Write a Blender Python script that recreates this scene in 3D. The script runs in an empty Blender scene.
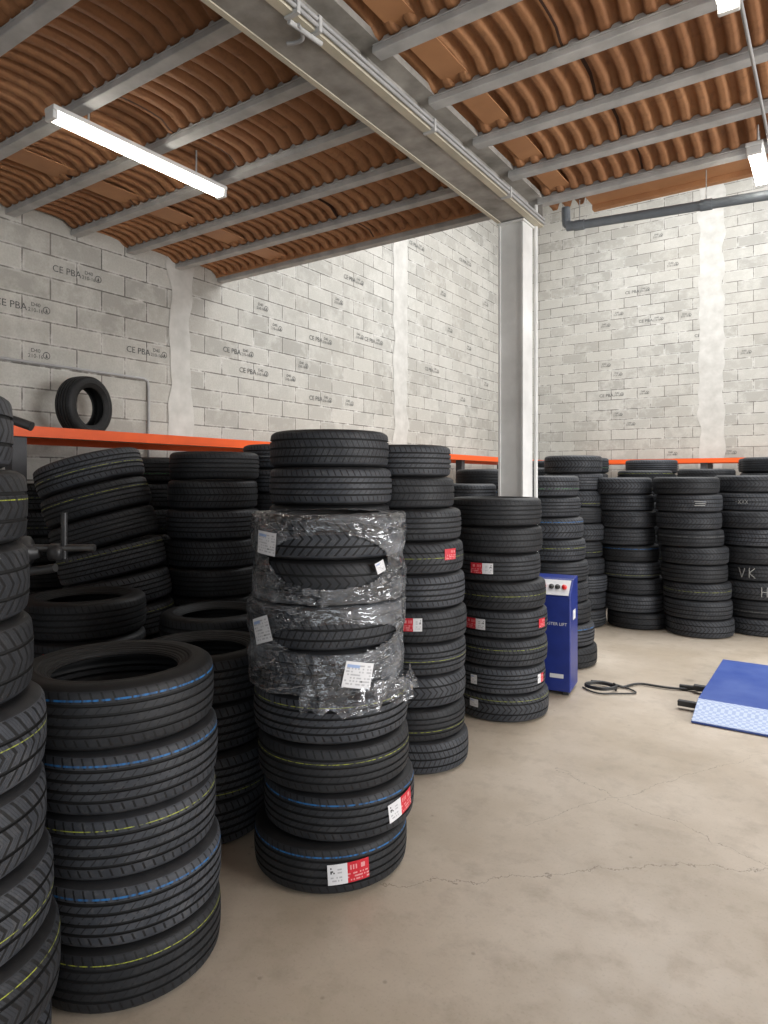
import bpy, bmesh, math, random
from mathutils import Vector, Matrix, noise
random.seed(7)
TH = math.radians(34.2); CT, ST = math.cos(TH), math.sin(TH)
def W(u, d):            # site survey frame (metres right / metres ahead) -> building axes
    return (CT*u - ST*d, ST*u + CT*d)
scene = bpy.context.scene
COL = scene.collection
try:
    scene.view_settings.view_transform = 'Standard'
except Exception: pass

# ------------------------------------------------------------------ materials
def new_mat(name):
    m = bpy.data.materials.new(name); m.use_nodes = True
    nt = m.node_tree; nt.nodes.clear()
    out = nt.nodes.new('ShaderNodeOutputMaterial')
    b = nt.nodes.new('ShaderNodeBsdfPrincipled')
    nt.links.new(b.outputs[0], out.inputs[0])
    return m, nt, b, out
def math_n(nt, op, a, b=None, c=None, clamp=False):
    n = nt.nodes.new('ShaderNodeMath'); n.operation = op; n.use_clamp = clamp
    for i, v in enumerate((a, b, c)):
        if v is None: continue
        if isinstance(v, (int, float)): n.inputs[i].default_value = v
        else: nt.links.new(v, n.inputs[i])
    return n.outputs[0]
def mix(nt, f, a, b, blend='MIX'):
    n = nt.nodes.new('ShaderNodeMix'); n.data_type = 'RGBA'; n.blend_type = blend
    for i, v in ((0, f), (6, a), (7, b)):
        if isinstance(v, (int, float)): n.inputs[i].default_value = v
        elif isinstance(v, tuple): n.inputs[i].default_value = (*v[:3], 1)
        else: nt.links.new(v, n.inputs[i])
    return n.outputs[2]
def ramp(nt, fac, p0, p1, c0=(0,0,0), c1=(1,1,1)):
    if p0 > p1: p0, p1, c0, c1 = p1, p0, c1, c0
    n = nt.nodes.new('ShaderNodeValToRGB'); nt.links.new(fac, n.inputs[0])
    e = n.color_ramp.elements; e[0].position = p0; e[1].position = p1
    e[0].color = (*c0, 1); e[1].color = (*c1, 1); return n.outputs[0]
def objco(nt): return nt.nodes.new('ShaderNodeTexCoord').outputs['Object']
def noise_n(nt, co, scale, detail=4, rough=.55):
    n = nt.nodes.new('ShaderNodeTexNoise'); nt.links.new(co, n.inputs['Vector'])
    n.inputs['Scale'].default_value = scale; n.inputs['Detail'].default_value = detail
    n.inputs['Roughness'].default_value = rough; return n.outputs['Fac']
def bump(nt, b, h, strength=.3, dist=.01):
    n = nt.nodes.new('ShaderNodeBump'); nt.links.new(h, n.inputs['Height'])
    n.inputs['Strength'].default_value = strength; n.inputs['Distance'].default_value = dist
    nt.links.new(n.outputs[0], b.inputs['Normal'])
def simple(name, c0, c1, rough=.5, metal=0, scale=8, bs=.15, det=4):
    m, nt, b, o = new_mat(name); co = objco(nt)
    f = noise_n(nt, co, scale, det)
    nt.links.new(mix(nt, ramp(nt, f, .3, .7), c0, c1), b.inputs['Base Color'])
    b.inputs['Roughness'].default_value = rough; b.inputs['Metallic'].default_value = metal
    if bs: bump(nt, b, f, bs, .004)
    return m

def rubber(name, kind='summer', stripe=None):
    m, nt, b, o = new_mat(name)
    uv = nt.nodes.new('ShaderNodeUVMap'); uv.uv_map = 'UVMap'
    sep = nt.nodes.new('ShaderNodeSeparateXYZ'); nt.links.new(uv.outputs[0], sep.inputs[0])
    U, V = sep.outputs[0], sep.outputs[1]
    aV = math_n(nt, 'ABSOLUTE', V)
    tread = math_n(nt, 'LESS_THAN', aV, 1.12)
    def slots(freq, shear, width, amp=1.0):
        fr = math_n(nt, 'FRACT', math_n(nt, 'MULTIPLY_ADD', U, freq, shear))
        return math_n(nt, 'MULTIPLY', math_n(nt, 'LESS_THAN', fr, width), amp)
    if kind == 'winter':
        sh = math_n(nt, 'MULTIPLY', aV, 1.6)
        g = math_n(nt, 'MAXIMUM', slots(54.0, sh, .27), slots(216.0, math_n(nt, 'MULTIPLY', aV, 6.4), .25, .4))
    elif kind == 'allseason':
        sh = math_n(nt, 'MULTIPLY', aV, 1.1)
        g = math_n(nt, 'MAXIMUM', slots(66.0, sh, .20), slots(132.0, math_n(nt, 'MULTIPLY', aV, -2.2), .16, .5))
    else:
        g1 = math_n(nt, 'MULTIPLY', slots(62.0, math_n(nt, 'MULTIPLY', V, .9), .20), math_n(nt, 'GREATER_THAN', aV, .70))
        mid = math_n(nt, 'MULTIPLY', math_n(nt, 'LESS_THAN', aV, .52), math_n(nt, 'GREATER_THAN', aV, .05))
        g2 = math_n(nt, 'MULTIPLY', slots(62.0, math_n(nt, 'MULTIPLY', V, -2.0), .15), math_n(nt, 'MULTIPLY', mid, .8))
        g = math_n(nt, 'MAXIMUM', g1, g2)
    g = math_n(nt, 'MULTIPLY', g, tread)
    cmb = nt.nodes.new('ShaderNodeCombineXYZ')
    nt.links.new(math_n(nt, 'MULTIPLY', U, 60.0), cmb.inputs[0]); nt.links.new(math_n(nt, 'MULTIPLY', V, 5.0), cmb.inputs[1])
    sn = noise_n(nt, cmb.outputs[0], 1.2, 1)
    band = math_n(nt, 'MULTIPLY', math_n(nt, 'GREATER_THAN', aV, 1.45), math_n(nt, 'LESS_THAN', aV, 1.68))
    letter = math_n(nt, 'MULTIPLY', math_n(nt, 'GREATER_THAN', sn, .56), band)
    rings = math_n(nt, 'MULTIPLY', math_n(nt, 'SINE', math_n(nt, 'MULTIPLY', aV, 75.0)),
                   math_n(nt, 'MULTIPLY', math_n(nt, 'GREATER_THAN', aV, 1.7), .12))
    h = math_n(nt, 'SUBTRACT', math_n(nt, 'ADD', math_n(nt, 'MULTIPLY', letter, .35), rings), g)
    bump(nt, b, h, 1.0, .007)
    co = objco(nt)
    oi = nt.nodes.new('ShaderNodeObjectInfo')
    dn = noise_n(nt, co, 9, 5); dn2 = noise_n(nt, co, 45, 4, .7)
    treadc = mix(nt, ramp(nt, dn, .35, .75), (.022, .025, .031), (.048, .051, .058))
    treadc = mix(nt, math_n(nt, 'MULTIPLY', ramp(nt, dn2, .52, .75), .5), treadc, (.085, .083, .08))
    sidec = mix(nt, ramp(nt, dn, .35, .75), (.009, .0095, .011), (.022, .022, .023))
    basec = mix(nt, math_n(nt, 'LESS_THAN', aV, 1.15), sidec, treadc)
    rnd = math_n(nt, 'MULTIPLY_ADD', oi.outputs['Random'], 1.05, .42)
    cv = nt.nodes.new('ShaderNodeCombineXYZ')
    for i in range(3): nt.links.new(rnd, cv.inputs[i])
    basec = mix(nt, 1.0, basec, cv.outputs[0], 'MULTIPLY')
    basec = mix(nt, math_n(nt, 'MULTIPLY', g, .9), basec, (.003, .003, .003))
    if stripe:
        sc = nt.nodes.new('ShaderNodeCombineXYZ'); nt.links.new(math_n(nt, 'MULTIPLY', U, 55.0), sc.inputs[0])
        nt.links.new(oi.outputs['Random'], sc.inputs[1])
        sf = math_n(nt, 'MULTIPLY', ramp(nt, noise_n(nt, sc.outputs[0], 2.0, 2), .36, .58), .8)
        basec = mix(nt, sf, basec, stripe)
    nt.links.new(basec, b.inputs['Base Color'])
    b.inputs['Roughness'].default_value = .60
    b.inputs['Specular IOR Level'].default_value = .38
    return m
RUB = {k: rubber('rubber_'+k, k) for k in ('summer', 'winter', 'allseason')}
STR = {'b': (.01, .15, .42), 'y': (.38, .42, .04), 'r': (.3, .04, .04), 'g': (.08, .3, .08), 'w': (.28, .28, .26)}
STRM = {k: rubber('stripe_'+k, 'summer', c) for k, c in STR.items()}
groove_m = simple('rubber_groove', (.003, .003, .003), (.006, .006, .006), .8, bs=0)

# ------------------------------------------------------------------ mesh helpers
def obj_from(name, me, parent=None, loc=(0,0,0), rot=(0,0,0)):
    o = bpy.data.objects.new(name, me); COL.objects.link(o)
    o.location = loc; o.rotation_euler = rot
    if parent: o.parent = parent
    return o
def empty(name, loc=(0,0,0), rot=(0,0,0)):
    o = bpy.data.objects.new(name, None); COL.objects.link(o); o.empty_display_size = .1
    o.location = loc; o.rotation_euler = rot; return o
def bm_box(bm, lo, hi, mi=0):
    vs = [bm.verts.new((x, y, z)) for x in (lo[0], hi[0]) for y in (lo[1], hi[1]) for z in (lo[2], hi[2])]
    for f in ((0,1,3,2),(4,6,7,5),(0,4,5,1),(2,3,7,6),(0,2,6,4),(1,5,7,3)):
        fc = bm.faces.new([vs[i] for i in f]); fc.material_index = mi
def boxes(name, lst, mats, parent=None, loc=(0,0,0), rot=(0,0,0), bevel=0):
    bm = bmesh.new()
    for it in lst: bm_box(bm, it[0], it[1], it[2] if len(it) > 2 else 0)
    bmesh.ops.recalc_face_normals(bm, faces=bm.faces)
    me = bpy.data.meshes.new(name); bm.to_mesh(me); bm.free()
    for m in mats: me.materials.append(m)
    o = obj_from(name, me, parent, loc, rot)
    if bevel:
        md = o.modifiers.new('bevel', 'BEVEL'); md.width = bevel; md.segments = 3
    return o
def tube(name, pts, r, mat, parent=None, smooth=True, loc=(0,0,0)):
    cu = bpy.data.curves.new(name, 'CURVE'); cu.dimensions = '3D'; cu.bevel_depth = r; cu.bevel_resolution = 4
    cu.use_fill_caps = True
    sp = cu.splines.new('NURBS' if smooth else 'POLY'); sp.points.add(len(pts)-1)
    for p, q in zip(sp.points, pts): p.co = (*q, 1)
    if smooth: sp.order_u = 3; sp.use_endpoint_u = True
    cu.materials.append(mat)
    o = bpy.data.objects.new(name, cu); COL.objects.link(o); o.location = loc
    if parent: o.parent = parent
    return o
def revolve(name, prof, mats, seg=48, mis=None, closed=False):
    bm = bmesh.new(); uvl = bm.loops.layers.uv.new('UVMap')
    n = len(prof); rings = []
    for s in range(seg):
        a = 2*math.pi*s/seg
        rings.append([bm.verts.new((p[0]*math.cos(a), p[0]*math.sin(a), p[1])) for p in prof])
    rng = n if closed else n-1
    for s in range(seg):
        A, B = rings[s], rings[(s+1) % seg]
        for i in range(rng):
            j = (i+1) % n
            f = bm.faces.new((A[i], B[i], B[j], A[j])); f.smooth = True
            if mis: f.material_index = mis[i]
            v0 = prof[i][2] if len(prof[i]) > 2 else 0; v1 = prof[j][2] if len(prof[j]) > 2 else 0
            if i == n-1: v1 = v0
            for l, (uu, vv) in zip(f.loops, ((s/seg, v0), ((s+1)/seg, v0), ((s+1)/seg, v1), (s/seg, v1))):
                l[uvl].uv = (uu, vv)
    bmesh.ops.recalc_face_normals(bm, faces=bm.faces)
    me = bpy.data.meshes.new(name); bm.to_mesh(me); bm.free()
    for m in mats: me.materials.append(m)
    return me

# ------------------------------------------------------------------ tyre mesh
TYR = {}
R0, W0 = .325, .19
def tyre_mesh(kind='summer', stripes=''):
    key = (kind, stripes)
    if key in TYR: return TYR[key]
    th = .073
    pts = []   # (z, r, material index of the segment that starts here)
    def crown(z): return R0 - .006*(abs(z)/th)**2.5
    grooves = (-.044, -.0155, .0155, .044) if kind == 'summer' else ((-.034, .034) if kind == 'winter' else (-.043, 0, .043))
    for g in grooves:
        for dz, dep, mi_ in ((-.0050, 0, 1), (-.0038, .008, 1), (.0038, .008, 1), (.0050, 0, 0)):
            pts.append((g+dz, crown(g+dz)-dep, mi_))
    spec = [stripes[i:i+2] for i in range(0, len(stripes), 2)]
    zmap = {'1': -.0585, '2': -.0295, '3': -.004, '4': .0295, '5': .0585}
    if kind == 'winter': zmap = {'1': -.056, '2': -.018, '3': .003, '4': .018, '5': .056}
    if kind == 'allseason': zmap = {'1': -.0585, '2': -.024, '3': .020, '4': .026, '5': .0585}
    cols = []
    for s in spec:
        z = zmap[s[1]]; cols.append(s[0]); hw = .0028 if s[0] == 'b' else .0014
        pts.append((z-hw, crown(z-hw)+.0003, len(cols)+1)); pts.append((z+hw, crown(z+hw)+.0003, 0))
    pts += [(-th, crown(th), 0), (-.066, crown(.066), 0), (.066, crown(.066), 0), (th, crown(th), 0)]
    pts.sort()
    side = [(.3145,.0805,1.12),(.3055,.0870,1.25),(.294,.0925,1.35),(.281,.0948,1.45),(.268,.095,1.58),(.255,.0935,1.68),
            (.252,.0945,1.70),(.247,.0945,1.74),(.244,.0915,1.76),(.232,.086,1.86),(.222,.080,1.94),(.214,.076,2.0),(.206,.072,2.1),(.202,.064,2.2),
            (.208,.056,2.3),(.235,.070,2.5),(.265,.080,2.7),(.29,.076,2.9),(.303,.06,3.0),(.311,.03,3.1)]
    prof = []; mi = []
    for z, r, s in pts: prof.append((r, z, z/th)); mi.append(s)
    for r, z, v in side: prof.append((r, z, v)); mi.append(0)
    prof.append((.313, 0, 3.2)); mi.append(0)
    for r, z, v in reversed(side): prof.append((r, -z, -v)); mi.append(0)
    me = revolve('tyre_'+kind+stripes, prof, [RUB[kind], groove_m]+[STRM[c] for c in cols], 96, mi, True)
    try: me.set_sharp_from_angle(angle=math.radians(38))
    except Exception: pass
    TYR[key] = me; return me
TY = {}
def stack(u, d, n, R=.325, w=.19, lean=(0, 0), kinds='summer', stripes=None, jit=.01, widths=None, radii=None, offs=None):
    x, y = W(u, d)
    e = empty('tyre_stack', (x, y, 0)); z = 0.001; TY[e.name] = []
    for i in range(n):
        ww = widths[i] if widths else w*random.uniform(.96, 1.04)
        rr = radii[i] if radii else R*random.uniform(.98, 1.02)
        k = kinds if isinstance(kinds, str) else kinds[i % len(kinds)]
        st = stripes[i] if stripes and i < len(stripes) else ''
        t = i/max(1, n-1)
        du = lean[0]*t + (offs[i] if offs else random.uniform(-jit, jit)); dd = lean[1]*t + random.uniform(-jit, jit)
        ox, oy = CT*du-ST*dd, ST*du+CT*dd
        o = obj_from('tyre', tyre_mesh(k, st), e, (ox, oy, z+ww/2), (0, 0, random.uniform(0, 6.28)))
        o.scale = (rr/R0, rr/R0, ww/W0*.995)
        TY[e.name].append((ox, oy, z+ww/2, rr))
        z += ww
    return e
def rs(n, p=.3):
    return [random.choice(['y3', 'y2', 'r4', 'y5', 'b5', 'g2', 'w3', 'y1']) if random.random() < p else '' for _ in range(n)]
# foreground
S0 = stack(-1.200, 1.74, 9, .33, .205, lean=(-.13, .0), kinds='winter', stripes=['', 'y5', 'y2', '', 'y4', '', '', 'y4', ''], offs=[-.03,.015,.01,0,.01,.0,.01,.01,0])
S1 = stack(-.892, 2.28, 5, .31, .195, stripes=['y5', 'b5', 'y5', 'b5', 'b5'], offs=[.02, .02, .0, .0, -.02], radii=[.307, .308, .308, .315, .322])
S2 = stack(-.227, 2.88, 8, .325, .185, stripes=['b5', 'b5', 'y4', 'y5', '', '', '', ''], widths=[.192, .19, .19, .188, .175, .175, .175, .172],
           kinds=['summer']*4+['allseason']*2+['winter']*2, offs=[0, .035, .012, .0, -.02, -.02, -.008, -.008], radii=[.325, .322, .322, .33, .32, .325, .315, .315])
S3 = stack(-.28, 3.56, 10, .32, .184, stripes=rs(10, .2), kinds=['summer', 'allseason'])
S4 = stack(.16, 3.90, 10, .31, .183, stripes=['', 'y2', '', 'y3', '', '', 'y3', '', '', ''], kinds=['allseason', 'summer', 'winter', 'summer'],
           offs=[.03, .0, .0, .005, .005, .0, -.01, -.02, -.05, -.06], radii=[.3, .31, .315, .31, .315, .31, .31, .31, .3, .29])
S5 = stack(.810, 4.68, 8, .312, .184, stripes=['y5', '', 'y4', '', 'y3', '', '', ''], kinds=['winter', 'summer', 'allseason', 'summer'], offs=[.02, .0, .01, .01, .0, -.03, -.02, -.03])
# left mid ground
S15 = stack(-1.66, 3.70, 5, .325, .193, stripes=['', 'y3', '', 'r3', ''])
S16 = stack(-.85, 3.15, 4, .31, .21, stripes=['', 'y1', '', ''])
S17 = stack(-1.00, 3.98, 4, .32, .21)
S12 = stack(-1.22, 4.80, 9, .32, .198, kinds=['summer', 'allseason'])
S13 = stack(-.8, 5.32, 10, .315, .188, stripes=rs(10, .2))
B1 = stack(-1.86, 5.42, 9, .32, .196, stripes=rs(9, .4))
B2 = stack(-2.62, 5.2, 8, .32, .195, stripes=rs(9, .4))
B3 = stack(-.1, 4.95, 9, .32, .19)
B4 = stack(-.2, 5.9, 9, .32, .19)
# right mid and back
B5 = stack(.74, 6.2, 8, .31, .196, stripes=rs(9))
B6 = stack(1.06, 6.95, 9, .31, .188, stripes=rs(9))
S6 = stack(1.56, 5.92, 9, .31, .181, lean=(-.16, 0), stripes=rs(9), kinds=['winter', 'summer', 'allseason'])
S7 = stack(2.17, 7.5, 10, .32, .187, lean=(-.06, 0), stripes=rs(10), kinds=['summer', 'winter'], jit=.025)
S8 = stack(2.80, 7.42, 9, .325, .182, lean=(-.18, 0), stripes=rs(9, .25), kinds=['winter', 'allseason'], jit=.022)
S9 = stack(3.33, 7.02, 9, .325, .183, lean=(-.16, 0), stripes=['', '', 'y3', '', '', 'w3', '', '', ''], kinds=['winter', 'allseason'], jit=.022)
S10 = stack(3.98, 7.1, 9, .335, .183, lean=(-.12, 0), stripes=['', 'w2', '', '', '', '', '', '', ''], kinds=['winter', 'allseason'], jit=.02)
S11 = stack(4.7, 7.3, 9, .33, .183, kinds=['winter', 'allseason'])
for (u, d, n) in ((1.75, 8.25, 9), (2.45, 8.3, 10), (3.2, 8.25, 9), (3.95, 8.15, 9), (4.7, 8.1, 10), (5.4, 7.9, 9), (1.5, 9.1, 9), (2.2, 9.2, 10), (3.6, 9.0, 10), (5.1, 8.9, 10), (4.35, 9.0, 9)):
    stack(u, d, n, .325, .187 if n > 9 else .192, stripes=rs(n, .2), kinds=['summer', 'allseason', 'winter'], jit=.02)
# leaning stack
x, y = W(-1.90, 4.40)
lean_e = empty('tyre_stack', (x, y, 0)); off = 0.0; z = 0
for i in range(9):
    tl = 0 if i < 2 else min(16, (i-1)*3.2)
    t = math.radians(tl); w = .196
    if i:
        z += w*math.cos(math.radians(max(0, tl-1.6))); off -= w*math.sin(math.radians(max(0, tl-1.6)))
    o = obj_from('tyre', tyre_mesh('summer', ['', '', '', 'y5', '', 'y5', '', 'y4', 'y3'][i]), lean_e)
    R = Matrix.Rotation(-t, 4, Vector((-ST, CT, 0)).normalized())
    o.matrix_local = Matrix.Translation((CT*(off+.2), ST*(off+.2), z+.1)) @ R
    o.scale = (1.03, 1.03, 1.0)

# ------------------------------------------------------------------ labels
paper = simple('paper_white', (.72, .72, .72), (.64, .64, .66), .5, bs=0)
redp = simple('label_red', (.58, .015, .03), (.50, .015, .03), .45, bs=0)
redl = simple('label_red_light', (.72, .30, .30), (.66, .28, .28), .5, bs=0)
ink = simple('ink_black', (.02, .02, .02), (.04, .04, .04), .6, bs=0)
inkg = simple('ink_grey', (.40, .40, .42), (.45, .45, .46), .6, bs=0)
inkb = simple('ink_blue', (.3, .4, .62), (.28, .38, .6), .6, bs=0)
chalk = simple('chalk_white', (.36, .36, .34), (.22, .22, .21), .8, bs=0)
def pat_red(flip=False, only=False):
    rows = []
    rr_ = random.Random(5)
    for r in range(13):
        s = ''
        for c in range(30):
            if c < 14 and not only:
                qr = (2 <= r <= 5 and 2 <= c <= 4 and rr_.random() < .7)
                ln = (r in (8, 10) and 1 < c < 10 and rr_.random() < .7) or (r in (3, 5) and 7 <= c <= 9)
                s += 'k' if qr else ('g' if ln else 'w')
            else:
                big = (r in (2, 3, 4) and c in (16, 18, 20, 24, 25, 26)) ; sm = (r in (7, 9, 11) and rr_.random() < .5)
                s += 'P' if (big or sm) else 'R'
        rows.append(s[::-1] if flip else s)
    return rows
def pat_white():
    rr_ = random.Random(3); rows = []
    for r in range(17):
        s = ''
        for c in range(18):
            if r in (0, 1, 15, 16) or c in (0, 17): s += 'w'
            elif r in (2, 3) and c < 9: s += 'b'
            elif r % 2 == 0 and rr_.random() < .6: s += 'g'
            elif r == 12 and c > 8: s += 'k' if rr_.random() < .5 else 'w'
            else: s += 'w'
        rows.append(s)
    return rows
PAT = {'red': pat_red(), 'redR': pat_red(True), 'white': pat_white(), 'redonly': pat_red(False, True)}
def label(st, i, delta, dz, w, h, kind, tilt=0, lift=.003):
    ox, oy, zc, rr = TY[st.name][i]
    pat = PAT[kind]; nr, nc = len(pat), len(pat[0])
    bm = bmesh.new(); a0 = math.atan2(-st.location.y, -st.location.x) + math.radians(delta)
    ti = math.radians(tilt); RR = rr+lift; vs = {}
    for r in range(nr+1):
        for c in range(nc+1):
            s = (c/nc-.5)*w; t = (.5-r/nr)*h
            s2 = s*math.cos(ti)-t*math.sin(ti); t2 = s*math.sin(ti)+t*math.cos(ti)
            a = a0 + s2/RR
            vs[r, c] = bm.verts.new((ox+RR*math.cos(a), oy+RR*math.sin(a), zc+dz+t2))
    idx = {'w': 0, 'W': 0, 'R': 1, 'k': 2, 'b': 3, 'g': 4, 'P': 5}
    for r in range(nr):
        for c in range(nc):
            f = bm.faces.new((vs[r, c], vs[r+1, c], vs[r+1, c+1], vs[r, c+1])); f.material_index = idx[pat[r][c]]
            f.smooth = True
    me = bpy.data.meshes.new('label'); bm.to_mesh(me); bm.free()
    for m in (paper, redp, ink, inkb, inkg, redl): me.materials.append(m)
    return obj_from('label', me, st)
label(S2, 0, 12, .0, .165, .078, 'red', 3)
label(S2, 1, 50, .0, .16, .075, 'red', 8)
label(S2, 4, 21, -.0, .12, .10, 'white', -12, .026)
label(S2, 5, -46, -.01, .10, .10, 'white', 18, .026)
label(S2, 7, -46, -.02, .11, .09, 'white', -5, .03)
label(S2, 6, 36, .06, .045, .045, 'white', 20, .026)
label(S4, 4, 0, .02, .105, .07, 'redR')
label(S4, 6, 46, .02, .09, .06, 'redonly')
label(S5, 5, -17, .0, .155, .07, 'redR')
label(S5, 3, -32, .0, .15, .07, 'redR')
label(S5, 1, -33, .0, .05, .06, 'white')
label(S5, 3, 58, .0, .08, .06, 'redonly')
label(S5, 0, -36, .02, .07, .05, 'white')
label(S5, 1, 60, .0, .08, .06, 'red')
label(S15, 3, -24, .02, .15, .05, 'redonly')
label(S13, 9, 8, .0, .1, .05, 'redonly')

def text_mesh(s, size):
    cu = bpy.data.curves.new('t', 'FONT'); cu.body = s; cu.size = size; cu.align_x = 'CENTER'; cu.resolution_u = 3
    o = bpy.data.objects.new('t', cu); COL.objects.link(o)
    bpy.context.view_layer.update()
    me = bpy.data.meshes.new_from_object(o.evaluated_get(bpy.context.evaluated_depsgraph_get()))
    bpy.data.objects.remove(o); return me
def chalk_stroke(st, i, strokes, delta, size, wd=.04):
    ox, oy, zc, rr = TY[st.name][i]; a0 = math.atan2(-st.location.y, -st.location.x)+math.radians(delta)
    bm = bmesh.new(); RR = rr+.002
    for (x0, z0, x1, z1) in strokes:
        n = 8; dx, dz = x1-x0, z1-z0; L = math.hypot(dx, dz); nx, nz = -dz/L*wd, dx/L*wd; prev = None
        for k in range(n+1):
            t = k/n; j = noise.noise(Vector((x0+t*5, z0, 3)))*.05
            p = []
            for s in (-1, 1):
                xx = (x0+dx*t+nx*s+j)*size; zz = (z0+dz*t+nz*s+j)*size
                a = a0+xx/RR; p.append(bm.verts.new((ox+RR*math.cos(a), oy+RR*math.sin(a), zc+zz)))
            if prev: bm.faces.new((prev[0], p[0], p[1], prev[1]))
            prev = p
    me = bpy.data.meshes.new('chalk_mark'); bm.to_mesh(me); bm.free(); me.materials.append(chalk)
    obj_from('chalk_mark', me, st)
V_ = [(-.9, .5, -.6, -.5), (-.6, -.5, -.3, .5)]; K_ = [(.1, .5, .1, -.5), (.6, .5, .1, 0), (.1, 0, .65, -.5)]
H_ = [(-.9, .5, -.9, -.5), (-.4, .5, -.4, -.5), (-.9, 0, -.4, 0)]
X_ = lambda o: [(o-.25, .4, o+.25, -.4), (o+.25, .4, o-.25, -.4)]
chalk_stroke(S10, 3, V_+K_, -12, .10); chalk_stroke(S10, 2, H_+K_, 24, .10)
chalk_stroke(S10, 7, [(-1.2, 0, -.9, 0)]+X_(-.5)+X_(.1)+X_(.7), -8, .055, .03)
chalk_stroke(S9, 7, [(-.8, .3, .9, .2), (-.7, .0, .8, -.05), (-.8, -.3, .7, -.3)], 20, .07)

# ------------------------------------------------------------------ plastic film
film = bpy.data.materials.new('stretch_film'); film.use_nodes = True; nt = film.node_tree; nt.nodes.clear()
out = nt.nodes.new('ShaderNodeOutputMaterial'); co = objco(nt)
mp = nt.nodes.new('ShaderNodeMapping'); mp.inputs['Scale'].default_value = (1.8, 1.8, 4.5); mp.inputs['Rotation'].default_value = (.5, .6, 0)
nt.links.new(co, mp.inputs[0])
nf = noise_n(nt, mp.outputs[0], 2.6, 3, .5); nf2 = noise_n(nt, mp.outputs[0], 7.0, 2, .5)
def ridge(n, wdt):
    return ramp(nt, math_n(nt, 'ABSOLUTE', math_n(nt, 'SUBTRACT', n, .5)), 0.0, wdt, (1, 1, 1), (0, 0, 0))
cre = math_n(nt, 'MAXIMUM', ridge(nf, .014), math_n(nt, 'MULTIPLY', ridge(nf2, .014), .6))
bp = nt.nodes.new('ShaderNodeBump'); nt.links.new(math_n(nt, 'ADD', nf, math_n(nt, 'ADD', math_n(nt, 'MULTIPLY', cre, .2), math_n(nt, 'MULTIPLY', nf2, .3))), bp.inputs['Height']); bp.inputs['Strength'].default_value = 1; bp.inputs['Distance'].default_value = .04
tr = nt.nodes.new('ShaderNodeBsdfTransparent'); tr.inputs[0].default_value = (.97, .98, .99, 1)
gl = nt.nodes.new('ShaderNodeBsdfGlossy'); gl.inputs['Roughness'].default_value = .14; nt.links.new(bp.outputs[0], gl.inputs['Normal'])
df = nt.nodes.new('ShaderNodeBsdfDiffuse'); df.inputs[0].default_value = (.78, .82, .88, 1)
fres = nt.nodes.new('ShaderNodeFresnel'); fres.inputs[0].default_value = 1.5; nt.links.new(bp.outputs[0], fres.inputs['Normal'])
m1 = nt.nodes.new('ShaderNodeMixShader'); nt.links.new(math_n(nt, 'MULTIPLY_ADD', fres.outputs[0], 1.4, .04, clamp=True), m1.inputs[0])
nt.links.new(tr.outputs[0], m1.inputs[1]); nt.links.new(gl.outputs[0], m1.inputs[2])
m2 = nt.nodes.new('ShaderNodeMixShader'); st_ = ramp(nt, nf, .50, .75)
fac = math_n(nt, 'ADD', math_n(nt, 'MULTIPLY_ADD', st_, .20, .03), math_n(nt, 'MULTIPLY', cre, .20), clamp=True)
nt.links.new(fac, m2.inputs[0]); nt.links.new(m1.outputs[0], m2.inputs[1]); nt.links.new(df.outputs[0], m2.inputs[2])
nt.links.new(m2.outputs[0], out.inputs[0])
def film_wrap(st, z0, z1, R, off, hole, seed):
    bm = bmesh.new(); seg = 300; NR = 50
    zr = z1-z0; rows = []
    for t in range(5): rows.append((.21+(R-.21)*t/4*.96, z1+.004))
    for t in range(NR): rows.append((R+.007, z1-.008-(zr-.016)*t/(NR-1)))
    for t in range(3): rows.append((R-.03-.02*t, z0+.003))
    a0 = math.atan2(-st.location.y, -st.location.x); V = []
    for s in range(seg):
        a = 2*math.pi*s/seg; col = []
        for k, (r, z) in enumerate(rows):
            p = Vector((math.cos(a)*2.2, math.sin(a)*2.2, z*6+seed))
            nn = noise.noise(p*1.2)*.012+noise.noise(p*4)*.006+abs(noise.noise(p*2.3))*.006
            waist = 0
            if 5 <= k < NR+5:
                q = (z-z0)/zr; waist = -.012*math.exp(-((q-.5)/.12)**2)
            rr = r+max(-.002, nn)+.001+waist
            da = math.degrees((a-a0+math.pi) % (2*math.pi)-math.pi)
            e = ((da-hole[0])/hole[1])**2+((z-hole[2])/hole[3])**2
            if 5 <= k < NR+5: rr += .006*math.exp(-((e-1.08)/.10)**2)   # rolled lip round the opening
            col.append(bm.verts.new((rr*math.cos(a)+off*CT, rr*math.sin(a)+off*ST, z+noise.noise(p*3)*.004)))
        V.append(col)
    for s in range(seg):
        a = 2*math.pi*(s+.5)/seg
        da = math.degrees((a-a0+math.pi) % (2*math.pi)-math.pi)
        for k in range(len(rows)-1):
            zz = (rows[k][1]+rows[k+1][1])/2
            if 5 <= k < NR+4:
                e = ((da-hole[0])/hole[1])**2+((zz-hole[2])/hole[3])**2
                e += .14*noise.noise(Vector((da*.05, zz*10, seed)))
                if e < 1: continue
            A, B = V[s], V[(s+1) % seg]
            f = bm.faces.new((A[k], A[k+1], B[k+1], B[k])); f.smooth = True
    me = bpy.data.meshes.new('stretch_film'); bm.to_mesh(me); bm.free(); me.materials.append(film)
    return obj_from('stretch_film', me, st)
film_wrap(S2, 1.112, 1.46, .32, -.008, (0, 46, 1.285, .105), 3)
film_wrap(S2, .765, 1.108, .325, -.02, (8, 48, .985, .06), 9)
bm = bmesh.new(); prev = None
a0 = math.atan2(-S2.location.y, -S2.location.x)
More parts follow.
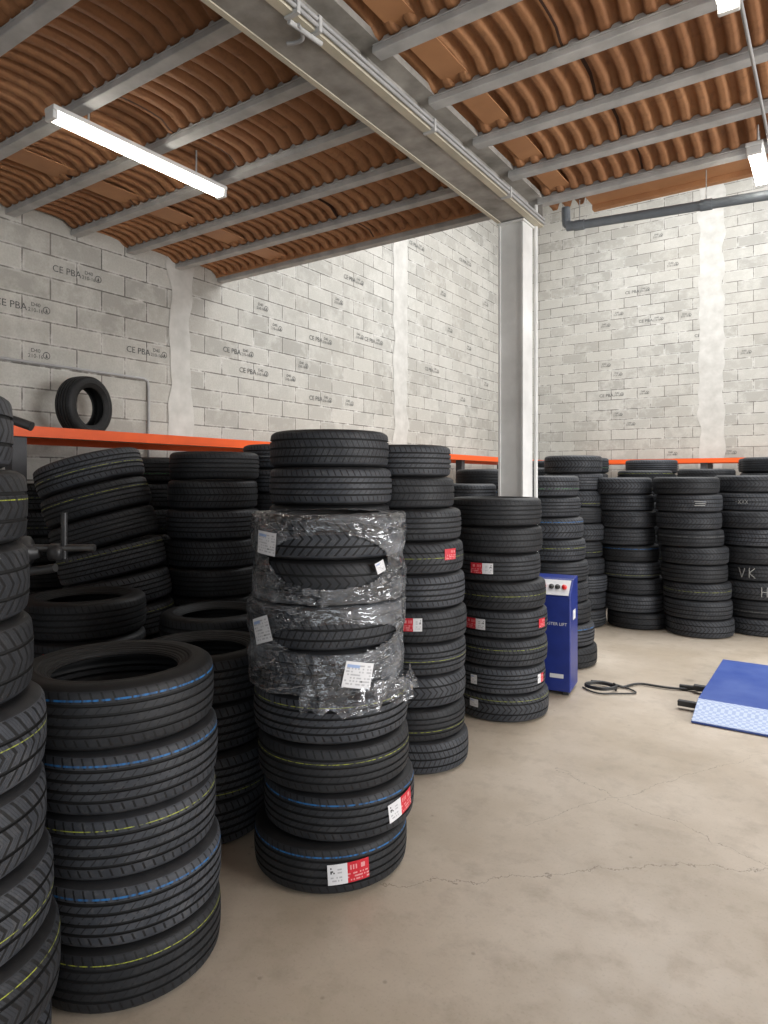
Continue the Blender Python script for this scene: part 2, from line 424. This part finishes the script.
for k in range(30):
    a = a0+math.radians(-20+k*3.8); s = math.sin(k*.5)*.02
    p = []
    for j in range(5):
        rr = .338+.02*j/4*(1+math.sin(k*1.3+j))+.004*math.sin(k*2.1)
        p.append(bm.verts.new((rr*math.cos(a), rr*math.sin(a), .80-.022*j+s*.6+.01*math.sin(k*1.9+j))))
    if prev:
        for j in range(4): bm.faces.new((prev[j], prev[j+1], p[j+1], p[j])).smooth = True
    prev = p
me = bpy.data.meshes.new('film_tail'); bm.to_mesh(me); bm.free(); me.materials.append(film); obj_from('film_tail', me, S2)

# ------------------------------------------------------------------ room
def blockwall(name, ax):
    m, nt, b, o = new_mat(name); co = objco(nt)
    sp = nt.nodes.new('ShaderNodeSeparateXYZ'); nt.links.new(co, sp.inputs[0])
    cb = nt.nodes.new('ShaderNodeCombineXYZ'); nt.links.new(sp.outputs[ax], cb.inputs[0]); nt.links.new(sp.outputs[2], cb.inputs[1])
    def brick(ms, sm):
        br = nt.nodes.new('ShaderNodeTexBrick'); nt.links.new(cb.outputs[0], br.inputs['Vector'])
        br.offset = .5; br.inputs['Scale'].default_value = 1; br.inputs['Brick Width'].default_value = .5
        br.inputs['Row Height'].default_value = .2; br.inputs['Mortar Size'].default_value = ms; br.inputs['Mortar Smooth'].default_value = sm
        br.inputs['Color1'].default_value = (.46, .445, .405, 1); br.inputs['Color2'].default_value = (.32, .31, .28, 1)
        br.inputs['Mortar'].default_value = (.5, .5, .5, 1); return br
    b1 = brick(.0, 0); b2 = brick(.030, 1.0); b3 = brick(.0075, .3)
    n1 = noise_n(nt, co, 3.2, 6, .7); n2 = noise_n(nt, co, .8, 3); n3 = noise_n(nt, co, 55, 3); n4 = noise_n(nt, co, 6, 5, .7)
    c = mix(nt, math_n(nt, 'MULTIPLY', ramp(nt, n1, .46, .62), .65), b1.outputs['Color'], (.53, .515, .475))
    smear = math_n(nt, 'MULTIPLY', b2.outputs['Fac'], ramp(nt, n4, .40, .60))
    c = mix(nt, math_n(nt, 'MULTIPLY', smear, .8), c, (.61, .595, .56))
    line = math_n(nt, 'MULTIPLY', b3.outputs['Fac'], ramp(nt, n4, .66, .48))
    c = mix(nt, math_n(nt, 'MULTIPLY', line, .95), c, (.12, .11, .10))
    c = mix(nt, math_n(nt, 'MULTIPLY', ramp(nt, n2, .4, .7), .35), c, (.33, .305, .26))
    c = mix(nt, math_n(nt, 'MULTIPLY', ramp(nt, n3, .4, .8), .35), c, (.27, .26, .235))
    nt.links.new(c, b.inputs['Base Color']); b.inputs['Roughness'].default_value = .9
    h = math_n(nt, 'ADD', math_n(nt, 'MULTIPLY', b3.outputs['Fac'], -1.0), math_n(nt, 'MULTIPLY', n3, .5))
    bump(nt, b, h, .6, .01); return m
XL, YBK, ZT = -5.8, 13.6, 7.6
boxes('wall_left', [((XL-.2, -4, 0), (XL, YBK+.2, ZT))], [blockwall('block_left', 1)])
boxes('wall_back', [((XL, YBK, 0), (9, YBK+.2, ZT))], [blockwall('block_back', 0)])
conc = simple('mortar_white', (.53, .515, .48), (.40, .385, .355), .9, scale=5, bs=.4, det=8)
def ragged(name, left, c, wd, z0, z1):
    bm = bmesh.new(); prev = None; z = z0
    while z <= z1:
        l = -wd/2+noise.noise(Vector((z*3, 1, c)))*.09; r = wd/2+noise.noise(Vector((z*3, 7, c)))*.09
        if left: p = [bm.verts.new((XL+.006, c+l, z)), bm.verts.new((XL+.006, c+r, z))]
        else: p = [bm.verts.new((c+l, YBK-.006, z)), bm.verts.new((c+r, YBK-.006, z))]
        if prev: bm.faces.new((prev[0], prev[1], p[1], p[0]))
        prev = p; z += .07
    me = bpy.data.meshes.new(name); bm.to_mesh(me); bm.free(); me.materials.append(conc); obj_from(name, me)
ragged('trim_1', True, 4.67, .30, 2.0, 7.5); ragged('trim_2', True, 9.0, .40, 0, 7.5)
ragged('trim_3', False, -1.93, .42, 0, 7.5); ragged('trim_4', False, 2.6, .42, 0, 7.5); ragged('trim_5', True, .4, .3, 0, 7.5)
roofm = simple('roof_sheet', (.5, .5, .5), (.6, .6, .6), .7)
boxes('hall_roof', [((XL-.2, 5.0, ZT), (-3.8, YBK+.2, ZT+.1)), ((3.4, 5.0, ZT), (9, YBK+.2, ZT+.1)), ((-3.8, 5.0, ZT), (3.4, 6.4, ZT+.1)),
                    ((-3.8, 12.2, ZT), (3.4, YBK+.2, ZT+.1)), ((-.4, 6.4, ZT), (0, 12.2, ZT+.1)), ((-2.1, 5.22, 4.15), (9, 5.3, ZT)), ((XL, 5.22, 4.15), (-2.1, 5.26, ZT))], [roofm])

# wall stamps
stamp_mat = simple('stamp_ink', (.06, .06, .06), (.13, .13, .125), .9, bs=0, scale=40)
t1 = text_mesh('CE PBA', .088); t2 = text_mesh('D40\n210-16', .050)
bm = bmesh.new()
def add_me(src, M):
    tmp = bmesh.new(); tmp.from_mesh(src); tmp.transform(M); m2 = bpy.data.meshes.new('x'); tmp.to_mesh(m2); tmp.free()
    bm.from_mesh(m2); bpy.data.meshes.remove(m2)
def stamp(M, full=True, s=1):
    M = M @ Matrix.Scale(s, 4)
    if full: add_me(t1, M @ Matrix.Translation((-.10, -.035, 0)))
    add_me(t2, M @ Matrix.Translation((.12, .015, 0)))
    r0, r1 = .027, .034; c = Vector((.22, 0, 0)); vs = []
    for k in range(16):
        a = 2*math.pi*k/16
        vs.append((bm.verts.new(M @ (c+Vector((r0*math.cos(a), r0*math.sin(a), 0)))), bm.verts.new(M @ (c+Vector((r1*math.cos(a), r1*math.sin(a), 0))))))
    for k in range(16):
        A, B = vs[k], vs[(k+1) % 16]; bm.faces.new((A[0], A[1], B[1], B[0]))
    pl = [bm.verts.new(M @ (c+Vector(p))) for p in ((-.012, -.02, 0), (.012, -.02, 0), (0, .02, 0))]; bm.faces.new(pl)
ML = Matrix.Rotation(math.radians(90), 4, 'Z') @ Matrix.Rotation(math.radians(90), 4, 'X')
MB = Matrix.Rotation(math.radians(90), 4, 'X')
def pyz(px, py):     # survey of the marks on the left wall (sightline angles measured from the doorway)
    k = (px-384)/668; d = 5.8/(ST-CT*k); return ST*k*d+CT*d, 1.6+(480-py)/668*d
for (px, py, fl) in ((95,270,1),(18,313,1),(6,340,0),(135,358,1),(235,345,1),(280,330,0),(312,336,1),(282,372,0),(240,375,1),(330,300,0),(300,365,0),(362,283,1),(345,330,0),(420,250,1),(432,290,0),(372,345,1),(450,330,0),(465,265,1),(455,400,0),(480,300,0),(430,365,1),(350,400,0),(255,300,0),(325,405,1),(470,350,0),(485,380,0),(445,230,0)):
    yy, zz = pyz(px, py); row = math.floor(zz/.2); o_ = .25 if row % 2 else 0
    yy = round((yy-.25-o_)/.5)*.5+.25+o_
    stamp(Matrix.Translation((XL+.004, yy, row*.2+.1)) @ ML, bool(fl), .97)
rr = random.Random(23)
for row in range(10, 32):
    for i in range(-9, 8):
        if rr.random() < .15:
            xx = (i+(.5 if row % 2 else 0))*.5+.25
            stamp(Matrix.Translation((xx, YBK-.004, row*.2+.1)) @ MB, rr.random() < .4, rr.uniform(.85, 1.0))
me = bpy.data.meshes.new('wall_stamps'); bm.to_mesh(me); bm.free(); me.materials.append(stamp_mat); obj_from('wall_block_stamps', me)

# floor
m, nt, b, o = new_mat('concrete_floor'); co = objco(nt)
n1 = noise_n(nt, co, 1.1, 5, .6); n2 = noise_n(nt, co, 7, 6, .65); n3 = noise_n(nt, co, 90, 2); n5 = noise_n(nt, co, .45, 4, .6)
c = mix(nt, ramp(nt, n1, .38, .64), (.43, .36, .275), (.565, .49, .40))
c = mix(nt, math_n(nt, 'MULTIPLY', ramp(nt, n5, .48, .66), .4), c, (.34, .28, .215))
c = mix(nt, math_n(nt, 'MULTIPLY', ramp(nt, n2, .5, .72), .45), c, (.30, .245, .185))
c = mix(nt, math_n(nt, 'MULTIPLY', ramp(nt, n3, .55, .75), .2), c, (.22, .18, .14))
spx = nt.nodes.new('ShaderNodeSeparateXYZ'); nt.links.new(co, spx.inputs[0]); X, Y = spx.outputs[0], spx.outputs[1]
def crack(a, bb, x0, w, sc):
    nn = noise_n(nt, co, sc, 6, .7)
    l = math_n(nt, 'SUBTRACT', Y, math_n(nt, 'MULTIPLY_ADD', X, bb, a))
    l = math_n(nt, 'ABSOLUTE', math_n(nt, 'ADD', l, math_n(nt, 'MULTIPLY_ADD', nn, .5, -.25)))
    l = math_n(nt, 'LESS_THAN', l, w); return math_n(nt, 'MULTIPLY', l, math_n(nt, 'GREATER_THAN', X, x0))
ck = math_n(nt, 'MAXIMUM', crack(3.41, .82, -1.5, .0035, 2.2), crack(5.2, 1.9, -1.2, .0025, 1.6))
ck = math_n(nt, 'MAXIMUM', ck, crack(3.1, -.35, -1.3, .002, 1.3))
c = mix(nt, math_n(nt, 'MULTIPLY', ck, .6), c, (.14, .11, .08))
vo = nt.nodes.new('ShaderNodeTexVoronoi'); nt.links.new(co, vo.inputs['Vector']); vo.inputs['Scale'].default_value = 1.6
sp_ = ramp(nt, math_n(nt, 'ADD', vo.outputs['Distance'], math_n(nt, 'MULTIPLY_ADD', n2, .24, -.10)), .02, .12, (1, 1, 1), (0, 0, 0))
c = mix(nt, math_n(nt, 'MULTIPLY', sp_, .6), c, (.19, .15, .11))
vo2 = nt.nodes.new('ShaderNodeTexVoronoi'); nt.links.new(co, vo2.inputs['Vector']); vo2.inputs['Scale'].default_value = 7
sp2 = ramp(nt, vo2.outputs['Distance'], .03, .07, (1, 1, 1), (0, 0, 0))
c = mix(nt, math_n(nt, 'MULTIPLY', sp2, .5), c, (.2, .16, .12))
nt.links.new(c, b.inputs['Base Color']); nt.links.new(ramp(nt, n2, .3, .8, (.32,)*3, (.56,)*3), b.inputs['Roughness'])
bump(nt, b, n2, .1, .004)
boxes('floor', [((XL-.2, -6, -.1), (9, YBK+.2, 0))], [m])

# ceiling : joists with ribbed arched infill shells
m, nt, b, o = new_mat('moulded_wood_infill'); co = objco(nt)
n1 = noise_n(nt, co, 1.6, 5); n2 = noise_n(nt, co, 16, 5, .7)
sp = nt.nodes.new('ShaderNodeSeparateXYZ'); nt.links.new(co, sp.inputs[0])
ix = math_n(nt, 'FLOOR', math_n(nt, 'DIVIDE', sp.outputs[0], 1.21)); iy = math_n(nt, 'FLOOR', math_n(nt, 'DIVIDE', math_n(nt, 'SUBTRACT', sp.outputs[1], 1.74), .58))
cb = nt.nodes.new('ShaderNodeCombineXYZ'); nt.links.new(ix, cb.inputs[0]); nt.links.new(iy, cb.inputs[1])
wn = nt.nodes.new('ShaderNodeTexWhiteNoise'); wn.noise_dimensions = '2D'; nt.links.new(cb.outputs[0], wn.inputs['Vector'])
c = mix(nt, ramp(nt, n1, .3, .7), (.31, .145, .062), (.43, .21, .095))
c = mix(nt, math_n(nt, 'MULTIPLY', wn.outputs['Value'], .7), c, (.235, .10, .042))
c = mix(nt, math_n(nt, 'MULTIPLY', ramp(nt, n2, .5, .72), .55), c, (.14, .065, .03))
sx = math_n(nt, 'FRACT', math_n(nt, 'DIVIDE', sp.outputs[0], 1.21))
c = mix(nt, math_n(nt, 'LESS_THAN', sx, .012), c, (.05, .02, .01))
nt.links.new(c, b.inputs['Base Color']); b.inputs['Roughness'].default_value = .75
bump(nt, b, n2, .5, .010)
deckm = m
def deck(name, x0, x1, ya, yb, parent):
    bm = bmesh.new(); P = .112; sub = 10
    nx = int((x1-x0)/P*sub)
    L = [(0, -.085), (.035, -.08), (.07, -.045), (.13, -.005), (.21, .004), (.29, .006)]
    ys = [(yy, zz) for yy, zz in L]+[(.58-yy, zz) for yy, zz in reversed(L[:-1])]
    i0 = math.floor((ya-1.74)/.58); i1 = math.ceil((yb-1.74)/.58)
    for bay in range(i0, i1):
        prev = None
        yb0 = 1.74+.58*bay; sh = random.uniform(0, P)
        for i in range(nx+1):
            x = x0+(x1-x0)*i/nx; ph = ((x+sh)/P) % 1.0
            wv = .5-.5*math.cos(2*math.pi*ph); wv = wv*wv*(3-2*wv); wv = wv*wv*(3-2*wv); wv = 1-(1-wv)*(1-wv)
            cur = []
            for yy, zz in ys:
                e = min(yy, .58-yy); k = min(1, e/.07)
                Y_ = min(max(yb0+yy, ya), yb)
                cur.append(bm.verts.new((x, Y_, 3.998+zz-.058*wv*k)))
            if prev:
                for j in range(len(ys)-1):
                    if abs(cur[j].co.y-cur[j+1].co.y) < 1e-5: continue
                    bm.faces.new((prev[j], cur[j], cur[j+1], prev[j+1])).smooth = True
            prev = cur
    me = bpy.data.meshes.new(name); bm.to_mesh(me); bm.free(); me.materials.append(deckm); return obj_from(name, me, parent)
ceil = empty('ceiling')
deck('infill_left', XL, -2.12, -2.9, 5.22, ceil); deck('infill_right', -2.08, 6, -2.9, 5.62, ceil)
wood = simple('flat_infill_strip', (.40, .19, .085), (.50, .25, .115), .6, scale=4, bs=.1)
slabm = simple('slab_concrete', (.4, .4, .38), (.5, .5, .47), .9)
boxes('slab', [((XL, -4, 4.010), (-2.1, 5.26, 4.18)), ((-2.1, -4, 4.010), (6, 5.66, 4.18))], [slabm], ceil)
boxes('flat_strips', [((-4.95, -2.9, 3.915), (-4.72, 5.20, 3.923)), ((-1.90, -2.9, 3.915), (-1.74, 5.20, 3.923)), ((1.0, -2.9, 3.915), (1.2, 5.2, 3.923)), ((-1.7, 5.30, 3.90), (6, 5.64, 3.915)), ((-1.7, 5.60, 3.86), (6, 5.66, 4.0)), ((-5.8, 5.16, 3.88), (-2.1, 5.24, 4.0))], [wood], ceil)
galv = simple('joist_grey', (.34, .34, .335), (.52, .52, .51), .75, 0, scale=6, bs=.1, det=6)
beamm = simple('weathered_beam', (.19, .18, .16), (.42, .40, .37), .75, .0, scale=5, bs=.25, det=9)
cream = simple('cream_paint', (.55, .50, .39), (.42, .39, .31), .6, scale=5)
lst = []
for i in range(-8, 7):
    y = 1.74+.58*i
    if y > 5.3: continue
    for x0, x1 in ((XL, -2.18), (-2.02, 6)):
        lst += [((x0, y-.042, 3.835), (x1, y+.042, 3.872)), ((x0, y-.022, 3.872), (x1, y+.022, 3.99)), ((x0, y-.042, 3.872), (x1, y+.042, 3.884))]
boxes('joists', lst, [galv], ceil, bevel=.006)
BX0, BX1 = -2.26, -1.98; BM = (BX0+BX1)/2
boxes('main_beam', [((BX0+.03, -4, 3.662), (BX1-.05, 5.22, 3.68)), ((BX0, -4, 3.655), (BX0+.03, 5.22, 3.69), 1), ((BX1-.05, -4, 3.655), (BX1, 5.22, 3.70), 1),
                    ((BM-.02, -4, 3.68), (BM+.02, 5.2, 3.92)), ((BX0, -4, 3.88), (BX1, 5.22, 3.92)),
                    ((BX0, 5.2, 3.68), (BX1, 5.215, 3.92))], [beamm, cream], ceil)
pvc = simple('grey_conduit', (.30, .30, .30), (.38, .38, .38), .5, bs=0)
for dx, z in ((.014, 3.675), (.014, 3.705)):
    tube('conduit', [(BX1+dx, -4, z), (BX1+dx, 5.2, z)], .010, pvc, ceil, False)
for y in (1.0, 2.2, 2.35, 3.4, 4.5):
    boxes('clip', [((BX1-.05, y, 3.645), (BX1+.028, y+.02, 3.72))], [galv], ceil)
tube('beam_bracket', [(-2.13, 2.33, 3.64), (-2.06, 2.35, 3.63), (-2.02, 2.32, 3.64), (-2.0, 2.26, 3.64)], .009, pvc, ceil)
tube('beam_bracket_2', [(-2.02, 2.22, 3.64), (-2.0, 2.42, 3.64)], .012, galv, ceil, False)

# column (H section)
whitep = simple('column_paint', (.56, .56, .54), (.78, .78, .76), .55, scale=3, det=8, bs=.1)
colx, coly = -2.155, 5.06
boxes('steel_column', [((-.105, -.10, 0), (-.09, .10, 3.65)), ((.09, -.10, 0), (.105, .10, 3.65)), ((-.09, -.085, 0), (.09, -.075, 3.65)),
                             ((-.11, -.12, 0), (.11, .12, .02)), ((-.11, -.12, 3.64), (.12, .12, 3.654))], [whitep], None, (colx, coly, 0))
tube('down_pipe', [(colx+.125, 5.18, 0.0), (colx+.125, 5.18, 3.83)], .016, whitep, None, False)

# drain pipe
dr = empty('drain_pipe')
dgrey = simple('pvc_grey', (.13, .15, .17), (.18, .20, .22), .45, bs=0)
P0 = (-1.86, 5.44, 3.70); P1 = (3.4, 5.44, 3.40)
tube('pipe', [P0, P1], .036, dgrey, dr, False)
tube('elbow', [(P0[0]-.01, 5.44, 3.86), (P0[0]-.01, 5.44, 3.76), (P0[0], 5.44, 3.705), (P0[0]+.1, 5.44, 3.695)], .036, dgrey, dr)
for k in (0.02, .2, .4, .6):
    p = [P0[i]+(P1[i]-P0[i])*k for i in range(3)]
    tube('collar', [(p[0]-.04, p[1], p[2]+.002), (p[0]+.04, p[1], p[2]-.002)], .042, dgrey, dr, False)
    tube('hanger', [(p[0], p[1], p[2]), (p[0], p[1], 3.9)], .004, galv, dr, False)

# lamps
em, nt, b, o = new_mat('tube_glow')
b.inputs['Base Color'].default_value = (1, 1, 1, 1); b.inputs['Emission Color'].default_value = (1, .95, .84, 1); b.inputs['Emission Strength'].default_value = 15
lampb = simple('lamp_body', (.75, .75, .73), (.7, .7, .68), .4, bs=0)
def lamp(x, y0, y1, z=3.73):
    e = empty('fluorescent_lamp', (x, 0, 0))
    boxes('body', [((-.05, y0, z+.02), (.05, y1, z+.05)), ((-.045, y0, z-.03), (.045, y0+.03, z+.02)), ((-.045, y1-.03, z-.03), (.045, y1, z+.02))], [lampb], e, bevel=.006)
    for dx in (-.022, .022):
        tube('tube', [(dx, y0+.035, z-.008), (dx, y1-.035, z-.008)], .017, em, e, False)
    for yy in (y0+.25, y1-.25): tube('hanger', [(0, yy, z+.05), (0, yy, 3.96)], .006, galv, e, False)
lamp(-3.80, 2.12, 3.45); lamp(-.40, 2.0, 3.32, 3.70); lamp(-.44, 4.82, 5.4, 3.70)
lamp(-.44, -.6, .7, 3.7); lamp(2.2, 2.0, 3.3, 3.7)
tube('cable_tray', [(-.36, -3, 3.74), (-.36, 5.5, 3.74)], .009, pvc, None, False)
tube('wall_conduit', [(XL+.02, .4, 2.62), (XL+.02, 4.2, 2.62), (XL+.02, 4.25, 2.6), (XL+.02, 4.26, 2.5), (XL+.02, 4.26, 1.6)], .013, pvc, None, False)

# ------------------------------------------------------------------ pallet racks
orange = simple('rack_orange', (.85, .11, .015), (.78, .10, .015), .45, bs=0)
rdark = simple('rack_upright_grey', (.05, .05, .055), (.07, .07, .075), .5, bs=0)
ply = simple('plywood', (.35, .25, .15), (.42, .31, .2), .7)
def rack(name, axis, fixed, back, a0, a1, n):
    lst = []
    def bx(p0, p1, mi):
        if axis == 'Y': lo, hi = (min(p0[1], p1[1]), p0[0], p0[2]), (max(p0[1], p1[1]), p1[0], p1[2])
        else: lo, hi = (p0[0], min(p0[1], p1[1]), p0[2]), (p1[0], max(p0[1], p1[1]), p1[2])
        lst.append((lo, hi, mi))
    sgn = 1 if back > fixed else -1
    for zz in (1.90,):
        bx((a0, fixed, zz), (a1, fixed+.05*sgn, zz+.075), 0); bx((a0, back, zz), (a1, back-.05*sgn, zz+.075), 0)
        bx((a0, fixed+.05*sgn, zz+.055), (a1, back-.05*sgn, zz+.07), 2)
    for i in range(n+1):
        a = a0+(a1-a0)*i/n
        for q in (fixed+.052*sgn, back-.152*sgn):
            bx((a-.05, q, 0), (a+.05, q+.1*sgn, 1.9), 1)
    boxes(name, lst, [orange, rdark, ply])
rack('pallet_rack', 'Y', -4.62, -5.66, -.9, 12.3, 4)
rack('pallet_rack', 'X', 12.62, 13.45, -4.4, 5.5, 4)
st = empty('tyre', (-5.45, 3.36, 1.975+.265))
o = obj_from('rubber', tyre_mesh('summer', ''), st); o.scale = (.265/R0, .265/R0, .95)
st.rotation_euler = (math.radians(90), 0, math.radians(106))

# ------------------------------------------------------------------ lift control cabinet
bluep = simple('blue_paint', (.012, .025, .17), (.016, .034, .22), .35, bs=0)
cw, cd, chh = .30, .30, .83
cab = empty('lift_control_cabinet', (-1.80, 4.97, 0), (0, 0, math.radians(8)))
bm = bmesh.new()
pr = [(-cd/2, 0.03), (cd/2, .03), (cd/2, chh+.03), (-.01, chh+.02), (-cd/2, chh-.10)]
L = [bm.verts.new((-cw/2, p[0], p[1])) for p in pr]; Rr = [bm.verts.new((cw/2, p[0], p[1])) for p in pr]
bm.faces.new(L); bm.faces.new(Rr[::-1])
for i in range(5):
    j = (i+1) % 5; bm.faces.new((L[i], Rr[i], Rr[j], L[j]))
bmesh.ops.recalc_face_normals(bm, faces=bm.faces)
me = bpy.data.meshes.new('body'); bm.to_mesh(me); bm.free(); me.materials.append(bluep)
o = obj_from('body', me, cab); md = o.modifiers.new('b', 'BEVEL'); md.width = .008; md.segments = 3
boxes('panel', [((-.135, -.08, 0), (.135, .07, .004))], [paper], cab, (0, -.085, chh-.036), (math.radians(40), 0, 0))
red2 = simple('button_red', (.7, .01, .01), (.6, .01, .01), .3, bs=0)
for k, (bx_, m_) in enumerate(((-.06, red2), (-.0, ink), (.045, ink), (.095, red2))):
    me = revolve('button', [(0, .02), (.016, .02), (.019, .012), (.019, 0)], [m_], 20)
    obj_from('button', me, cab, (bx_, -.09, chh-.038), (math.radians(40), 0, 0))
tm = text_mesh('MASTER LIFT', .032); tm.materials.clear(); tm.materials.append(paper)
obj_from('lettering', tm, cab, (.035, -cd/2-.003, .52), (math.radians(90), 0, 0))
boxes('feet', [((-.13, -.12, 0), (-.09, .12, .03)), ((.09, -.12, 0), (.13, .12, .03))], [ink], cab)
boxes('plates', [((-.0, -cd/2-.003, .13), (.10, -cd/2, .16)), ((cw/2, -.05, .55), (cw/2+.003, .04, .62))], [paper], cab)
# lift platform
checker, nt, b, o = new_mat('checker_plate'); co = objco(nt)
vo = nt.nodes.new('ShaderNodeTexChecker'); nt.links.new(co, vo.inputs['Vector']); vo.inputs['Scale'].default_value = 45
nt.links.new(mix(nt, vo.outputs['Fac'], (.30, .35, .46), (.20, .25, .38)), b.inputs['Base Color']); b.inputs['Roughness'].default_value = .45; b.inputs['Metallic'].default_value = .2
bump(nt, b, vo.outputs['Fac'], .5, .004)
blue2 = simple('platform_blue', (.03, .07, .30), (.07, .12, .36), .4, bs=.05, scale=5, det=8)
lift = empty('scissor_lift_platform')
def platform(x0, x1, y0, y1):
    bm = bmesh.new()
    pr = [(y0, .004), (y0, .018), (y0+.26, .095), (y1-.26, .095), (y1, .018), (y1, .004)]
    L = [bm.verts.new((x0, p[0], p[1])) for p in pr]; Rr = [bm.verts.new((x1, p[0], p[1])) for p in pr]
    bm.faces.new(L); bm.faces.new(Rr[::-1])
    for i in range(6):
        j = (i+1) % 6; f = bm.faces.new((L[i], Rr[i], Rr[j], L[j])); f.material_index = 1 if i in (1, 3) else 0
    bmesh.ops.recalc_face_normals(bm, faces=bm.faces)
    me = bpy.data.meshes.new('platform'); bm.to_mesh(me); bm.free(); me.materials.append(blue2); me.materials.append(checker)
    o = obj_from('platform', me, lift); md = o.modifiers.new('b', 'BEVEL'); md.width = .004; md.segments = 2
platform(-.80, -.16, 4.77, 6.5); platform(.75, 1.4, 4.77, 6.5)
boxes('fittings', [((-.90, 5.45, .02), (-.795, 5.50, .06)), ((-.93, 5.02, .02), (-.795, 5.06, .06)), ((-.16, 5.5, .01), (.75, 5.58, .05), 1)], [ink, blue2], lift, bevel=.006)
hose = simple('hose_black', (.015, .015, .015), (.03, .03, .03), .5, bs=0)
hs = empty('hydraulic_hose')
pts = []
for k in range(40):
    t = k/39; pts.append((-1.60+.74*t+.05*math.sin(t*9), 5.22+.33*t+.07*math.sin(t*13+1)*(1-t), .014))
tube('hose', pts, .009, hose, hs)
pts = [(-1.50+(.11+.02*math.sin(k))*math.cos(k*.5), 5.16+.09*math.sin(k*.5), .013+.0009*k) for k in range(28)]
tube('coil', pts, .008, hose, hs)
tube('coupler', [(-1.0, 5.5, .022), (-.88, 5.49, .03)], .018, ink, hs, False)
tube('cable', [(-1.62, 5.1, .01), (-1.5, 4.98, .01), (-1.35, 5.1, .01), (-1.2, 5.2, .01), (-1.5, 5.35, .01), (-1.62, 5.3, .01)], .006, hose, hs)

# ------------------------------------------------------------------ wheel balancer at left
blk = simple('machine_black', (.02, .02, .022), (.04, .04, .04), .4, scale=6)
stl = simple('machined_steel', (.08, .08, .08), (.15, .15, .15), .35, .6, bs=0)
x, y = W(-2.12, 3.05)
wb = empty('wheel_balancer', (x, y, 0), (0, 0, TH))
boxes('cabinet', [((-.30, -.22, 0), (.12, .22, 1.05))], [blk], wb, bevel=.03)
boxes('head', [((-.25, -.15, 1.05), (.16, .15, 1.36))], [blk], wb, bevel=.03)
tube('shaft', [(.1, 0, 1.29), (.80, 0, 1.29)], .016, stl, wb, False)
for xx, prf in ((.47, [(0, 0), (.075, 0), (.075, .02), (.04, .03), (.025, .08), (0, .08)]), (.40, [(0, 0), (.095, 0), (.095, .018), (.04, .03), (0, .03)]), (.60, [(0, 0), (.04, 0), (.04, .05), (.02, .06), (0, .06)])):
    obj_from('flange', revolve('flange', prf, [blk], 32), wb, (xx, 0, 1.27), (0, math.radians(90), 0))
tube('clamp_lever', [(.66, 0, 1.24), (.66, 0, 1.45)], .014, blk, wb, False)
tube('clamp_bar', [(.33, -.04, 1.19), (.50, .02, 1.17), (.62, .0, 1.20)], .02, blk, wb)
tube('arm', [(0, .1, 1.3), (.02, .1, 1.75), (.1, .1, 1.93), (.34, .08, 1.90), (.47, .08, 1.85)], .022, blk, wb)

# ------------------------------------------------------------------ lights
w = bpy.data.worlds.new('World'); scene.world = w; w.use_nodes = True
bg = w.node_tree.nodes['Background']; bg.inputs[0].default_value = (.92, .96, 1, 1); bg.inputs[1].default_value = .48
def area(name, loc, target, sx, sy, power, color=(1, 1, 1)):
    l = bpy.data.lights.new(name, 'AREA'); l.shape = 'RECTANGLE'; l.size = sx; l.size_y = sy; l.energy = power; l.color = color
    o = bpy.data.objects.new(name, l); COL.objects.link(o); o.location = loc
    o.rotation_euler = (Vector(target)-Vector(loc)).to_track_quat('-Z', 'Y').to_euler(); return o
area('skylight', (-2.1, 9.3, ZT+.03), (-2.1, 9.3, 0), 3.2, 5.6, 560, (.97, .985, 1))
area('skylight', (1.7, 9.3, ZT+.03), (1.7, 9.3, 0), 3.2, 5.6, 500, (.97, .985, 1))
area('door_daylight', (6.5, 3.6, 2.2), (-2, 3.8, 1.0), 4.5, 3.2, 590, (.99, .99, 1))
area('roller_door_daylight', (2.5, -4.5, 2.2), (-1.5, 4, 1.0), 4, 3, 100, (.88, .94, 1))

# ------------------------------------------------------------------ camera
cam = bpy.data.cameras.new('camera'); co_ = bpy.data.objects.new('camera', cam); COL.objects.link(co_)
co_.location = (0, 0, 1.6); co_.rotation_euler = (math.radians(90), 0, TH)
cam.sensor_fit = 'VERTICAL'; cam.sensor_height = 36; cam.lens = 668/1024*36; cam.shift_y = -32/1024; cam.clip_start = .05
scene.camera = co_
